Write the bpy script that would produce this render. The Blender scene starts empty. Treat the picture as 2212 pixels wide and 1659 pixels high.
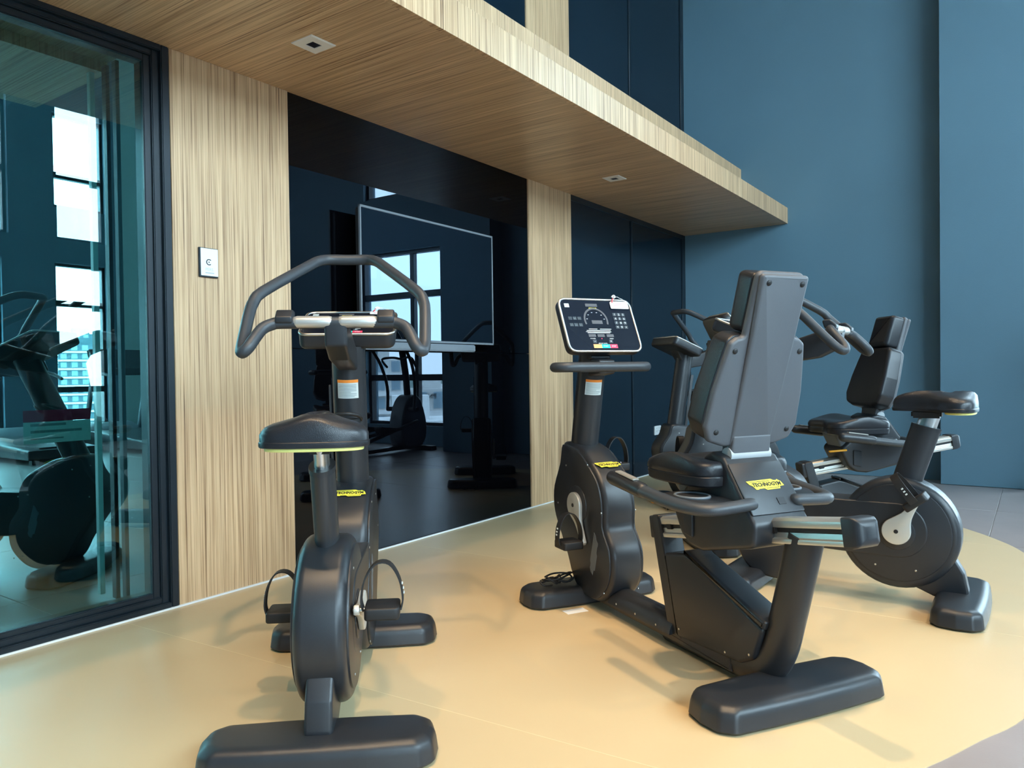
import bpy, bmesh, math, random
from mathutils import Vector, Matrix
random.seed(7)
SC = bpy.context.scene
COL = SC.collection
PI = math.pi
def rad(a): return math.radians(a)

# ------------------------------------------------------------------ camera
CX, CH = 3.1453, 1.03
YAW, PITCH, ROLL, FPX = rad(35.0834), rad(0.9101), rad(-0.7494), 1619.97
fw = Vector((-math.sin(YAW)*math.cos(PITCH), math.cos(YAW)*math.cos(PITCH), -math.sin(PITCH)))
rt = Vector((math.cos(YAW), math.sin(YAW), 0)); up = rt.cross(fw)
rt2 = rt*math.cos(ROLL)+up*math.sin(ROLL); up2 = -rt*math.sin(ROLL)+up*math.cos(ROLL)
cam = bpy.data.cameras.new('camera'); camo = bpy.data.objects.new('camera', cam); COL.objects.link(camo)
cam.sensor_width = 36.0; cam.lens = FPX/2212*36.0; cam.clip_start = .02; cam.clip_end = 5000
M = Matrix((rt2, up2, -fw)).transposed().to_4x4(); M.translation = Vector((CX, 0, CH))
camo.matrix_world = M
SC.camera = camo

# ------------------------------------------------------------------ world, exposure
SC.view_settings.view_transform = 'Standard'; SC.view_settings.look = 'None'
SC.view_settings.gamma = 1.0; SC.view_settings.use_curve_mapping = False
SC.view_settings.exposure = -0.14
wd = bpy.data.worlds.new('overcast_sky'); SC.world = wd; wd.use_nodes = True
bg = wd.node_tree.nodes['Background']; bg.inputs[0].default_value = (.66, .86, 1.0, 1); bg.inputs[1].default_value = 28.0

SOF = 2.483          # soffit height
HC = 6.1             # ceiling height
XR = 9.0             # window wall
YB = 7.78            # blue end wall
YF = -4.5            # wall behind the camera
# windows: wall, start, end, sill, head
WIN_R_ADDED = [(-4.2, -0.4), (0.0, 4.75), (5.4, 6.15)]      # upper row, unseen, added and enlarged to brighten the canopy front
WIN_R0 = [(-4.1, -2.4), (5.4, 6.15)]                   # lower row
WIN_B = [(3.62, 5.15)]
WIN_L = [(-4.1, -1.2), (.2, 4.62), (5.33, 6.10)]  # first bay is unseen, added to brighten the room behind the glass
XL = -9.0            # far wall of the room behind the glass
ZW = [(.28, 2.78), (3.62, 5.05)]
ZWR = [(.28, 2.78), (3.15, 5.92)]  # upper openings made taller to let in more daylight

def portal(loc, size, rot, name):
    l = bpy.data.lights.new(name, 'AREA'); l.shape = 'RECTANGLE'; l.size, l.size_y = size
    l.cycles.is_portal = True
    o = bpy.data.objects.new(name, l); COL.objects.link(o); o.location = loc; o.rotation_euler = rot
for W_, (z0, z1) in ((WIN_R0, ZWR[0]), (WIN_R_ADDED, ZWR[1])):
    for k_, (a, b) in enumerate(W_): portal((XR+.12, (a+b)/2, (z0+z1)/2), (z1-z0, b-a), (0, rad(90), 0), 'window_right_%s_%d_offscreen' % ('lower' if z0 < 3 else 'upper', k_+1))
for k_, (a, b) in enumerate(WIN_L):
    for z0, z1 in (ZW if a > 5 else ZWR): portal((XL-.12, (a+b)/2, (z0+z1)/2), (z1-z0, b-a), (0, rad(-90), 0), ('window_behind_glass_%s' if a > 5 else 'window_far_%s_'+str(k_+1)+'_offscreen') % ('lower' if z0 < 3 else 'upper'))
for a, b in WIN_B:
    for z0, z1 in ZW: portal(((a+b)/2, 8.12, (z0+z1)/2), (b-a, z1-z0), (rad(-90), 0, 0), 'window_end_%s_offscreen' % ('lower' if z0 < 3 else 'upper'))

# ------------------------------------------------------------------ materials
MATS = {}
def nmat(name):
    m = bpy.data.materials.new(name); m.use_nodes = True; MATS[name] = m
    return m, m.node_tree, m.node_tree.nodes['Principled BSDF']
def pm(name, col, rough=.5, metal=0., bump=0., bscale=300., var=0., vscale=4., spec=.5, coat=0.):
    m, nt, b = nmat(name)
    b.inputs['Base Color'].default_value = (*col, 1); b.inputs['Roughness'].default_value = rough
    b.inputs['Metallic'].default_value = metal; b.inputs['Specular IOR Level'].default_value = spec
    b.inputs['Coat Weight'].default_value = coat
    tc = nt.nodes.new('ShaderNodeTexCoord')
    if bump:
        n = nt.nodes.new('ShaderNodeTexNoise'); n.inputs['Scale'].default_value = bscale; n.inputs['Detail'].default_value = 2
        bp = nt.nodes.new('ShaderNodeBump'); bp.inputs['Strength'].default_value = bump; bp.inputs['Distance'].default_value = .002
        nt.links.new(tc.outputs['Object'], n.inputs['Vector']); nt.links.new(n.outputs[0], bp.inputs['Height']); nt.links.new(bp.outputs[0], b.inputs['Normal'])
    if var:
        n = nt.nodes.new('ShaderNodeTexNoise'); n.inputs['Scale'].default_value = vscale; n.inputs['Detail'].default_value = 4
        r = nt.nodes.new('ShaderNodeValToRGB'); nt.links.new(tc.outputs['Object'], n.inputs['Vector']); nt.links.new(n.outputs[0], r.inputs[0])
        r.color_ramp.elements[0].position = .3; r.color_ramp.elements[1].position = .7
        r.color_ramp.elements[0].color = (*[c*(1-var) for c in col], 1); r.color_ramp.elements[1].color = (*[min(1, c*(1+var)) for c in col], 1)
        nt.links.new(r.outputs[0], b.inputs['Base Color'])
    return m
def wood(name, light, mid, dark, scale, rough=.38):
    m, nt, b = nmat(name)
    tc = nt.nodes.new('ShaderNodeTexCoord')
    cols = []
    for k, (mul, det) in enumerate(((1.0, 6.0), (.16, 2.0))):
        mp = nt.nodes.new('ShaderNodeMapping'); mp.inputs['Scale'].default_value = [s*(mul if s > 20 else 1) for s in scale]
        mp.inputs['Location'].default_value = (3.1*k, 5.7*k, 1.3*k)
        n = nt.nodes.new('ShaderNodeTexNoise'); n.inputs['Scale'].default_value = 1.0; n.inputs['Detail'].default_value = det; n.inputs['Roughness'].default_value = .65
        nt.links.new(tc.outputs['Object'], mp.inputs[0]); nt.links.new(mp.outputs[0], n.inputs['Vector']); cols.append(n)
    r = nt.nodes.new('ShaderNodeValToRGB'); nt.links.new(cols[0].outputs[0], r.inputs[0])
    e = r.color_ramp.elements; e[0].position = .33; e[0].color = (*dark, 1); e[1].position = .55; e[1].color = (*light, 1)
    q = e.new(.43); q.color = (*mid, 1)
    q = e.new(.38); q.color = (*[.5*(x+y) for x, y in zip(mid, dark)], 1)
    mx = nt.nodes.new('ShaderNodeMix'); mx.data_type = 'RGBA'; mx.blend_type = 'MULTIPLY'; mx.inputs[0].default_value = .55
    r2 = nt.nodes.new('ShaderNodeValToRGB'); nt.links.new(cols[1].outputs[0], r2.inputs[0])
    r2.color_ramp.elements[0].position = .35; r2.color_ramp.elements[0].color = (.62, .58, .55, 1); r2.color_ramp.elements[1].position = .65; r2.color_ramp.elements[1].color = (1, 1, 1, 1)
    nt.links.new(r.outputs[0], mx.inputs[6]); nt.links.new(r2.outputs[0], mx.inputs[7]); nt.links.new(mx.outputs[2], b.inputs['Base Color'])
    b.inputs['Roughness'].default_value = rough
    return m
def mirror(name, tint, rough, diff):
    m, nt, b = nmat(name); nt.nodes.remove(b)
    out = nt.nodes['Material Output']
    g = nt.nodes.new('ShaderNodeBsdfGlossy'); g.inputs['Color'].default_value = (*tint, 1); g.inputs['Roughness'].default_value = rough
    d = nt.nodes.new('ShaderNodeBsdfDiffuse'); d.inputs['Color'].default_value = (*diff, 1)
    a = nt.nodes.new('ShaderNodeAddShader'); nt.links.new(g.outputs[0], a.inputs[0]); nt.links.new(d.outputs[0], a.inputs[1]); nt.links.new(a.outputs[0], out.inputs[0])
    return m
def glass(name, refl, trans, fac):
    m, nt, b = nmat(name); nt.nodes.remove(b)
    out = nt.nodes['Material Output']
    g = nt.nodes.new('ShaderNodeBsdfGlossy'); g.inputs['Color'].default_value = (*refl, 1); g.inputs['Roughness'].default_value = .0
    t = nt.nodes.new('ShaderNodeBsdfTransparent'); t.inputs['Color'].default_value = (*trans, 1)
    a = nt.nodes.new('ShaderNodeMixShader'); a.inputs[0].default_value = fac
    nt.links.new(t.outputs[0], a.inputs[1]); nt.links.new(g.outputs[0], a.inputs[2]); nt.links.new(a.outputs[0], out.inputs[0])
    return m
def emit(name, col, s):
    m, nt, b = nmat(name); b.inputs['Base Color'].default_value = (*col, 1)
    b.inputs['Emission Color'].default_value = (*col, 1); b.inputs['Emission Strength'].default_value = s
    return m

pm('plastic', (.022, .024, .028), .36, bump=.12, bscale=900)
pm('plastic_grey', (.13, .15, .17), .45, bump=.1, bscale=900)
pm('rubber', (.012, .012, .013), .55)
pm('pad', (.017, .018, .022), .32, bump=.25, bscale=420)
pm('backshell', (.098, .102, .112), .46, bump=.15, bscale=700)
pm('tube_paint', (.026, .027, .030), .34)
pm('bar_grip', (.040, .046, .054), .42, bump=.2, bscale=500)
pm('silver', (.72, .72, .70), .28, 1.0)
pm('alu', (.70, .68, .62), .36, .85)
pm('crank_alu', (.66, .66, .62), .42, .55)
pm('hinge_plastic', (.43, .45, .46), .45)
pm('yellow', (.90, .74, .06), .5)
pm('yellow_trim', (.85, .80, .25), .45)
pm('ink', (.015, .015, .012), .6)
pm('white', (.82, .84, .84), .45)
pm('paper', (.85, .86, .86), .7)
pm('paper_grey', (.62, .65, .62), .6)
pm('ink_grey', (.22, .25, .25), .7)
pm('orange', (.95, .28, .03), .5)
pm('orange_lever', (.85, .38, .02), .4)
pm('red', (.75, .03, .04), .5)
pm('pinkred', (.80, .05, .12), .4)
pm('screen_dark', (.004, .008, .018), .22, spec=.3)
pm('key_grey', (.045, .060, .075), .4)
pm('seg_grey', (.10, .10, .11), .4)
pm('btn_orange', (.95, .42, .16), .4)
pm('btn_teal', (.0, .62, .55), .4)
pm('navy_frame', (.006, .013, .020), .32)
pm('navy_panel', (.006, .015, .025), .14, var=.1, vscale=2., spec=.35)
pm('blue_wall', (.112, .208, .272), .62, bump=.35, bscale=160, var=.04, vscale=1.2)
pm('dark_wall', (.04, .075, .10), .6)
pm('ceiling_white', (.75, .75, .73), .7)
pm('teal_wall', (.55, .66, .64), .6)
pm('floor_yellow', (.62, .475, .275), .33, bump=.05, bscale=60, var=.03, vscale=1.5)
pm('floor_grey', (.30, .255, .245), .34, bump=.08, bscale=120, var=.08, vscale=3.)
pm('floor_joint', (.30, .28, .27), .7)
pm('seam', (.72, .58, .36), .4)
pm('socket_white', (.72, .73, .72), .4)
pm('concrete', (.55, .56, .55), .8, var=.1, vscale=.15)
pm('tower_glass', (.20, .30, .36), .3)
pm('tower_white', (.70, .72, .72), .7)
pm('tower_dark', (.05, .10, .12), .5)
pm('hill_green', (.10, .16, .15), .9, var=.3, vscale=.01)
pm('ground_city', (.35, .37, .37), .9, var=.3, vscale=.02)
pm('sticker_red', (.55, .01, .05), .5)
wood('wood_panel', (.74, .500, .29), (.52, .315, .165), (.14, .066, .032), (.0, 130., 1.0))
wood('wood_soffit', (.74, .500, .29), (.52, .315, .165), (.14, .066, .032), (1.0, 130., .0))      # the same veneer, grain across
mirror('black_mirror', (.034, .039, .046), .0, (.001, .001, .0015))
mirror('tv_screen', (.040, .052, .068), .005, (.0015, .002, .003))
glass('door_glass', (.75, .95, .95), (.37, .58, .58), .08)
glass('window_glass', (.9, .95, 1.), (.93, .97, .98), .06)
pm('glass_edge', (.80, .95, .88), .3)
pm('sensor', (.62, .59, .54), .32, .6)
pm('lamp_trim', (.85, .80, .74), .4)
pm('lamp_hole', (.01, .01, .02), .3)

# ------------------------------------------------------------------ geometry helpers
def finish(me, mat, smooth=True, ang=38):
    me.materials.append(MATS[mat])
    if smooth:
        me.shade_smooth(); me.set_sharp_from_angle(angle=rad(ang))
    return me
def mk(name, me, parent=None, loc=None, rot=None):
    o = bpy.data.objects.new(name, me); COL.objects.link(o)
    if parent: o.parent = parent
    if loc is not None: o.location = loc
    if rot is not None: o.rotation_euler = rot
    return o
def bm2me(bm, name, mat, smooth=True, ang=38):
    bmesh.ops.recalc_face_normals(bm, faces=bm.faces)
    me = bpy.data.meshes.new(name); bm.to_mesh(me); bm.free()
    return finish(me, mat, smooth, ang)
def tag(o, label, cat, group=None, kind=None):
    if kind: o['kind'] = kind
    if label: o['label'] = label
    if cat: o['category'] = cat
    if group: o['group'] = group
    return o
def empty(name, loc, rz=0):
    o = bpy.data.objects.new(name, None); COL.objects.link(o); o.location = loc; o.rotation_euler = (0, 0, rz); o.empty_display_size = .1
    return o
def rings(bm, R, closed=True, cap0=True, cap1=True):
    V = [[bm.verts.new(p) for p in r] for r in R]
    n = len(V[0])
    for a, b in zip(V[:-1], V[1:]):
        for i in range(n if closed else n-1):
            j = (i+1) % n
            bm.faces.new((a[i], a[j], b[j], b[i]))
    if cap0: bm.faces.new(list(reversed(V[0])))
    if cap1: bm.faces.new(V[-1])
    return V
def box_bm(lo, hi, bev=0., seg=2, bm=None):
    own = bm is None
    if own: bm = bmesh.new()
    r = bmesh.ops.create_cube(bm, size=1)
    for v in r['verts']:
        v.co = Vector(((lo[i]+hi[i])/2+v.co[i]*(hi[i]-lo[i]) for i in range(3)))
    if bev:
        es = list({e for v in r['verts'] for e in v.link_edges})
        bmesh.ops.bevel(bm, geom=es, offset=bev, segments=seg, affect='EDGES', clamp_overlap=True)
    return bm
def box(name, lo, hi, mat, parent=None, bev=0., seg=2, loc=None, rot=None):
    return mk(name, bm2me(box_bm(lo, hi, bev, seg), name, mat), parent, loc, rot)
def rpoly(pts, r, seg=5):
    """polygon with filleted corners; r one number or a list"""
    out = []; n = len(pts)
    for i in range(n):
        p0, p1, p2 = Vector(pts[i-1]), Vector(pts[i]), Vector(pts[(i+1) % n])
        rr = r[i] if isinstance(r, (list, tuple)) else r
        a, b = (p0-p1), (p2-p1)
        if rr <= 1e-5 or a.length < 1e-6 or b.length < 1e-6: out.append(p1.copy()); continue
        an = a.angle(b)
        if an > PI-.03: out.append(p1.copy()); continue
        t = min(rr/math.tan(an/2), a.length*.48, b.length*.48)
        s, e = p1+a.normalized()*t, p1+b.normalized()*t
        for k in range(seg+1):
            u = k/seg; out.append(s*(1-u)**2+p1*2*u*(1-u)+e*u*u)
    return out
def spl(pts, n=4, closed=True):
    P = [Vector(p) for p in pts]; N = len(P); out = []
    for i in range(N if closed else N-1):
        if closed: a, b, c, d = P[i-1], P[i], P[(i+1) % N], P[(i+2) % N]
        else: a, b, c, d = P[max(i-1, 0)], P[i], P[i+1], P[min(i+2, N-1)]
        for k in range(n):
            t = k/n
            out.append(.5*((2*b)+(c-a)*t+(2*a-5*b+4*c-d)*t*t+(3*b-a-3*c+d)*t**3))
    if not closed: out.append(P[-1].copy())
    return out
def inset(poly, d):
    n = len(poly); out = []
    A = sum(poly[i].x*poly[(i+1) % n].y-poly[(i+1) % n].x*poly[i].y for i in range(n))
    s = 1 if A > 0 else -1
    for i in range(n):
        t = (poly[(i+1) % n]-poly[i-1])
        if t.length < 1e-9: out.append(poly[i].copy()); continue
        t.normalize(); out.append(poly[i]+Vector((-t.y, t.x))*s*d)
    return out
def slab_bm(poly, v0, v1, r=.01, seg=4, bm=None, axis='y', r1=None):
    """profile polygon (2-D) extruded along an axis with rounded rims"""
    bm = bm or bmesh.new(); poly = [Vector(p) for p in poly]
    r1 = r if r1 is None else r1
    def P(q, v):
        return (q.x, v, q.y) if axis == 'y' else ((q.x, q.y, v) if axis == 'z' else (v, q.x, q.y))
    R = []
    for k in range(seg+1):
        t = k/seg*PI/2
        R.append([P(q, v0+r*(1-math.cos(t))) for q in inset(poly, r*(1-math.sin(t)))])
    for k in range(seg+1):
        t = PI/2-k/seg*PI/2
        R.append([P(q, v1-r1*(1-math.cos(t))) for q in inset(poly, r1*(1-math.sin(t)))])
    rings(bm, R)
    return bm
def slab(name, poly, v0, v1, mat, parent=None, r=.01, seg=4, axis='y', r1=None, loc=None, rot=None, ang=38):
    return mk(name, bm2me(slab_bm(poly, v0, v1, r, seg, None, axis, r1), name, mat, ang=ang), parent, loc, rot)
def tube_bm(path, r, seg=12, closed=False, bm=None, sec=(1, 1), upv=(0, 0, 1), cap=True):
    bm = bm or bmesh.new(); P = [Vector(p) for p in path]; n = len(P)
    rs = r if isinstance(r, (list, tuple)) else [r]*n
    T = []
    for i in range(n):
        a = P[i-1] if (closed or i > 0) else P[i]; b = P[(i+1) % n] if (closed or i < n-1) else P[i]
        T.append((b-a).normalized())
    u = Vector(upv); u = (u-T[0]*u.dot(T[0]))
    if u.length < 1e-3: u = Vector((1, 0, 0)); u = u-T[0]*u.dot(T[0])
    u.normalize(); R = []
    def ring(c, t, u, rr):
        w = t.cross(u)
        return [c+(u*math.cos(2*PI*k/seg)*sec[0]+w*math.sin(2*PI*k/seg)*sec[1])*rr for k in range(seg)]
    for i in range(n):
        u = (u-T[i]*u.dot(T[i])).normalized()
        if not closed and cap and i == 0:
            for q in (80, 60, 30): R.append(ring(P[0]-T[0]*rs[0]*math.sin(rad(q))*min(sec), T[0], u, rs[0]*math.cos(rad(q))))
        R.append(ring(P[i], T[i], u, rs[i]))
        if not closed and cap and i == n-1:
            for q in (30, 60, 80): R.append(ring(P[i]+T[i]*rs[i]*math.sin(rad(q))*min(sec), T[i], u, rs[i]*math.cos(rad(q))))
    if closed: R.append(R[0]); V = rings(bm, R, cap0=False, cap1=False); bmesh.ops.remove_doubles(bm, verts=bm.verts, dist=1e-6)
    else: rings(bm, R)
    return bm
def tube(name, path, r, mat, parent=None, seg=12, closed=False, sec=(1, 1), upv=(0, 0, 1), loc=None, rot=None, cap=True):
    return mk(name, bm2me(tube_bm(path, r, seg, closed, None, sec, upv, cap), name, mat, ang=60), parent, loc, rot)
def cyl(name, a, b, r, mat, parent=None, seg=20, sec=(1, 1), upv=(0, 0, 1)):
    return tube(name, [a, b], r, mat, parent, seg, False, sec, upv, cap=False)
def lathe_bm(prof, seg=24, bm=None):
    bm = bm or bmesh.new()
    rings(bm, [[(r*math.cos(2*PI*k/seg), r*math.sin(2*PI*k/seg), z) for k in range(seg)] for r, z in prof])
    return bm
_tx = {}
def text_me(s, size, mat, ext=.0006, align='CENTER', bold=0.):
    key = (s, size, mat, align)
    if key in _tx: return _tx[key]
    cu = bpy.data.curves.new('t', 'FONT'); cu.body = s; cu.size = size; cu.extrude = ext; cu.align_x = align; cu.align_y = 'CENTER'; cu.resolution_u = 2; cu.offset = bold
    ob = bpy.data.objects.new('t', cu); COL.objects.link(ob)
    dg = bpy.context.evaluated_depsgraph_get(); me = bpy.data.meshes.new_from_object(ob.evaluated_get(dg)); me.name = 'lettering'
    bpy.data.objects.remove(ob); me.materials.clear(); me.materials.append(MATS[mat]); _tx[key] = me
    return me
def on_face(o, origin, xdir, ydir, sy=1.):
    x = Vector(xdir).normalized(); y = Vector(ydir).normalized(); z = x.cross(y)
    m = Matrix((x, y*sy, z)).transposed().to_4x4(); m.translation = Vector(origin); o.matrix_local = m
    return o
LOGO = [(0, .082), (.703, .10), (.763, .063), (.845, .058), (.868, .08), (.959, .02), (1, -.087), (.863, -.098), (.858, -.152), (.484, -.163), (.42, -.12), (.265, -.124), (.256, -.14), (.183, -.138), (.128, -.048), (.055, -.003)]
_lg = {}
def logo(parent, origin, xdir, ydir, w, plate='yellow', ink='ink', curved=None):
    key = (w, plate, ink)
    if key not in _lg:
        bm = bmesh.new(); P = [((x-.5)*w, (y+.03)*w) for x, y in LOGO]
        rings(bm, [[(x, y, 0) for x, y in P], [(x, y, .0012) for x, y in P]]); _lg[key] = bm2me(bm, 'logo_plate', plate, False)
        bm = bmesh.new()
        for a, b, c, d in [(-.43, .078, .13, .088), (-.02, -.098, .33, -.088), (.32, -.098, .33, -.04)]:
            box_bm((a*w, (b)*w, .0012), (c*w, d*w, .0018), bm=bm)
        _lg[key+('b',)] = bm2me(bm, 'logo_lines', ink, False)
    o = mk('logo_plate', _lg[key], parent); on_face(o, origin, xdir, ydir)
    z = Vector(xdir).normalized().cross(Vector(ydir).normalized())
    t = mk('lettering', text_me('TECHNOGYM', w*.128, ink, .0010, bold=w*.0035), parent); on_face(t, Vector(origin)+z*.0013+Vector(xdir).normalized()*w*.03, xdir, ydir)
    t2 = mk('logo_lines', _lg[key+('b',)], parent); on_face(t2, origin, xdir, ydir)

# ------------------------------------------------------------------ room shell
def struct(o): o['kind'] = 'structure'; return o
# floor: pale joints with grey tiles on top
fl = struct(box('floor', (XL-.2, YF, -.06), (XR+.2, 8.3, -.004), 'floor_joint'))
TS = 1.2
tile = bm2me(box_bm((.002, .002, -.004), (TS-.002, TS-.002, 0), .001, 1), 'floor_tile', 'floor_grey')
ca, sa = math.cos(rad(0)), math.sin(rad(0))
ix = 0
y = YF
while y < 8.2:
    x = XL-.1
    while x < XR+.1:
        if x+TS <= XR+.25 and y+TS <= 8.4: mk('floor_tile', tile, fl, (x, y, 0))
        x += TS
    y += TS
# yellow oval inlay
ov = [(0.0, -.35), (.9, .10), (1.75, .72), (2.35, 1.32), (2.70, 1.79), (2.907, 2.165), (3.015, 2.408), (3.109, 2.625), (3.23, 3.1), (3.27, 3.75), (3.21, 4.4), (3.078, 4.96), (2.933, 5.272), (2.724, 5.565), (2.35, 5.97), (1.8, 6.32), (1.1, 6.6), (.5, 6.72), (0.0, 6.76)]
ovs = spl(ov, 5, False); ovs = [Vector((max(0.012, p.x), p.y)) for p in ovs]
bm = bmesh.new(); rings(bm, [[(p.x, p.y, -.002) for p in ovs], [(p.x, p.y, .0022) for p in ovs]])
inl = mk('oval_inlay', bm2me(bm, 'oval_inlay', 'floor_yellow', False), fl)
for (a, b) in (((.02, 1.62), (2.62, 1.80)), ((.02, 3.32), (3.24, 3.42)), ((.02, 5.05), (3.03, 5.08))):
    d = Vector((b[0]-a[0], b[1]-a[1])); nrm = Vector((-d.y, d.x)).normalized()*.0018
    bm = bmesh.new(); rings(bm, [[(a[0]-nrm.x, a[1]-nrm.y, z), (b[0]-nrm.x, b[1]-nrm.y, z), (b[0]+nrm.x, b[1]+nrm.y, z), (a[0]+nrm.x, a[1]+nrm.y, z)] for z in (.0020, .0026)])
    mk('weld_seam', bm2me(bm, 'weld_seam', 'seam', False), fl)
struct(box('trim_1', (-.001, -.5, 0), (.011, YB, .009), 'white'))

# left wall
wl = struct(box('wall_left', (-.20, 1.87, 0), (-.03, YB, HC), 'dark_wall'))
def panel(name, y0, y1, z0, z1, mat, x1=0., bev=.0015):
    return box(name, (-.03, y0, z0), (x1, y1, z1), mat, wl, bev, 1)
panel('wood_panel', 1.872, 2.512, 0, SOF, 'wood_panel')
panel('mirror_panel', 2.516, 4.716, 0, 1.165, 'black_mirror', -.006, .001)
panel('mirror_panel', 2.516, 4.716, 1.168, SOF, 'black_mirror', -.006, .001)
panel('wood_pilaster', 4.720, 5.348, 0, SOF, 'wood_panel', .004)
for z0, z1 in ((0, SOF), (SOF+.16, HC)):
    panel('navy_panel', 5.352, 6.452, z0, z1, 'navy_panel', -.004)
    panel('navy_panel', 6.492, 7.690, z0, z1, 'navy_panel', -.004)
    panel('joint_strip', 6.455, 6.489, z0, z1, 'navy_frame', .004)
    panel('joint_strip', 7.693, YB, z0, z1, 'navy_frame', .004)
panel('head_strip', 5.352, 7.69, SOF-.045, SOF, 'navy_frame', .004)
panel('wood_pilaster', 4.720, 5.348, 2.64, HC, 'wood_panel', .004)
panel('navy_panel', 2.516, 4.716, 2.64, HC, 'navy_panel', -.004)
panel('wood_panel', 1.872, 2.512, 2.64, HC, 'wood_panel')
struct(box('wall_upper_left', (-.2, YF, 2.64), (-.005, 1.87, HC), 'dark_wall'))
# canopy
cn = struct(empty('trim_2', (0, 0, 0)))
box('soffit', (-.03, YF, SOF), (1.086, YB, SOF+.03), 'wood_soffit', cn)
box('fascia', (1.06, YF, SOF-.0005), (1.088, YB, SOF+.158), 'wood_panel', cn, .001, 1)
box('deck', (-.03, YF, SOF+.13), (1.06, YB, SOF+.157), 'wood_panel', cn)
box('upstand', (.0, YF, SOF+.157), (.622, YB, 3.10), 'wood_panel', cn, .001, 1)
# end wall
struct(box('wall_back', (0, YB, 0), (2.44, YB+.2, HC), 'blue_wall'))
struct(box('wall_pier', (2.44, 7.53, 0), (3.25, 8.3, HC), 'blue_wall', None, .002, 1))
def window_wall(name, along, fixed, depth, lo, hi, wins):
    """wall strip with rectangular openings, built from blocks"""
    w = struct(empty(name, (0, 0, 0)))
    def blk(a, b, z0, z1):
        if b-a < .01 or z1-z0 < .01: return
        if along == 'x': box('wall_block', (a, fixed, z0), (b, fixed+depth, z1), 'blue_wall', w)
        else: box('wall_block', (fixed, a, z0), (fixed+depth, b, z1), 'blue_wall', w)
    p = lo
    for a, b in wins:
        blk(p, a, 0, HC); p = b
        z = 0
        for z0, z1 in (ZW if (along == 'x' or a > 5) else ZWR): blk(a, b, z, z0); z = z1
        blk(a, b, z, HC)
    blk(p, hi, 0, HC)
    return w
window_wall('wall_end', 'x', 8.0, .25, 3.25, XR+.25, WIN_B)
wr = struct(empty('wall_right', (0, 0, 0)))
for W_, (z0, z1), (zb, zt) in ((WIN_R0, ZWR[0], (0, 3.0)), (WIN_R_ADDED, ZWR[1], (3.0, HC))):
    p_ = YF
    for a, b in W_+[(8.0, 8.0)]:
        box('wall_block', (XR, p_, zb), (XR+.25, a, zt), 'blue_wall', wr)
        if b > a:
            box('wall_block', (XR, a, zb), (XR+.25, b, z0), 'blue_wall', wr); box('wall_block', (XR, a, z1), (XR+.25, b, zt), 'blue_wall', wr)
        p_ = b
struct(box('wall_front', (XL-.2, YF-.2, 0), (XR+.25, YF, HC), 'blue_wall'))
struct(box('ceiling', (XL-.2, YF, HC), (XR+.25, 8.3, HC+.2), 'ceiling_white'))
wn = 1
def window(along, fixed, a, b, z0, z1, vs, hs):
    global wn
    wn += 1
    w = struct(empty('window_%d' % wn, (0, 0, 0)))
    def bar(n, p, q, r, s, d=.05):
        if along == 'x': box(n, (p, fixed-d, r), (q, fixed+d, s), 'navy_frame', w, .004, 1)
        else: box(n, (fixed-d, p, r), (fixed+d, q, s), 'navy_frame', w, .004, 1)
    t = .045
    bar('frame_jamb', a, a+t, z0, z1); bar('frame_jamb', b-t, b, z0, z1); bar('frame_head', a, b, z1-t, z1); bar('frame_sill', a, b, z0, z0+t)
    for v in vs: bar('mullion', v-.035, v+.035, z0, z1, .04)
    for h in hs: bar('transom', a, b, h-.045, h+.045, .045)
    xs = [a]+list(vs)+[b]; zs = [z0]+list(hs)+[z1]
    for i in range(len(xs)-1):
        for j in range(len(zs)-1):
            if along == 'x': box('pane', (xs[i]+.03, fixed-.004, zs[j]+.03), (xs[i+1]-.03, fixed+.004, zs[j+1]-.03), 'window_glass', w)
            else: box('pane', (fixed-.004, xs[i]+.03, zs[j]+.03), (fixed+.004, xs[i+1]-.03, zs[j+1]-.03), 'window_glass', w)
for i, (a, b) in enumerate(WIN_B):
    vs = [4.20] if i == 0 else [6.65, 7.5]
    window('x', 8.12, a, b, ZW[0][0], ZW[0][1], vs, [.97, 2.15]); window('x', 8.12, a, b, ZW[1][0], ZW[1][1], vs, [4.15])
for W_, (z0, z1), hs in ((WIN_R0, ZWR[0], [.85, 2.13]), (WIN_R_ADDED, ZWR[1], [4.10])):
    for a, b in W_:
        n = max(1, round((b-a)/1.15)); window('y', XR+.12, a, b, z0, z1, [a+(b-a)*k/n for k in range(1, n)], hs)

# glazed door front at the left, with the lobby behind it
wn = 0
g = struct(empty('window_1', (0, 0, 0)))
def fb(n, lo, hi, m='navy_frame', bev=.004): return box(n, lo, hi, m, g, bev, 2)
fb('frame_post', (-.10, 1.832, 0), (.004, 1.868, SOF)); fb('frame_post', (-.10, 1.798, 0), (-.016, 1.832, SOF)); fb('frame_post', (-.10, 1.765, .05), (-.028, 1.798, SOF-.05))
fb('frame_sill', (-.10, YF, 0), (.004, 1.832, .032)); fb('frame_sill', (-.10, YF, .032), (-.016, 1.80, .058)); fb('frame_sill', (-.10, YF, .058), (-.028, 1.77, .080))
fb('frame_head', (-.10, YF, SOF-.028), (.004, 1.832, SOF)); fb('frame_head', (-.10, YF, SOF-.052), (-.016, 1.80, SOF-.028)); fb('frame_head', (-.10, YF, SOF-.082), (-.028, 1.77, SOF-.052))
fb('glass_pane', (-.046, YF+.01, .07), (-.040, 1.77, SOF-.07), 'door_glass', 0)
lb = struct(empty('trim_3', (0, 0, 0)))
box('soffit', (-1.13, YF, 2.44), (-.405, 1.80, 2.64), 'wood_soffit', lb)
box('fascia', (-.405, YF, 2.439), (-.39, 1.80, 2.5), 'wood_panel', lb)
box('soffit', (-.39, YF, 2.49), (-.03, 1.80, 2.64), 'wood_soffit', lb)
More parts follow.
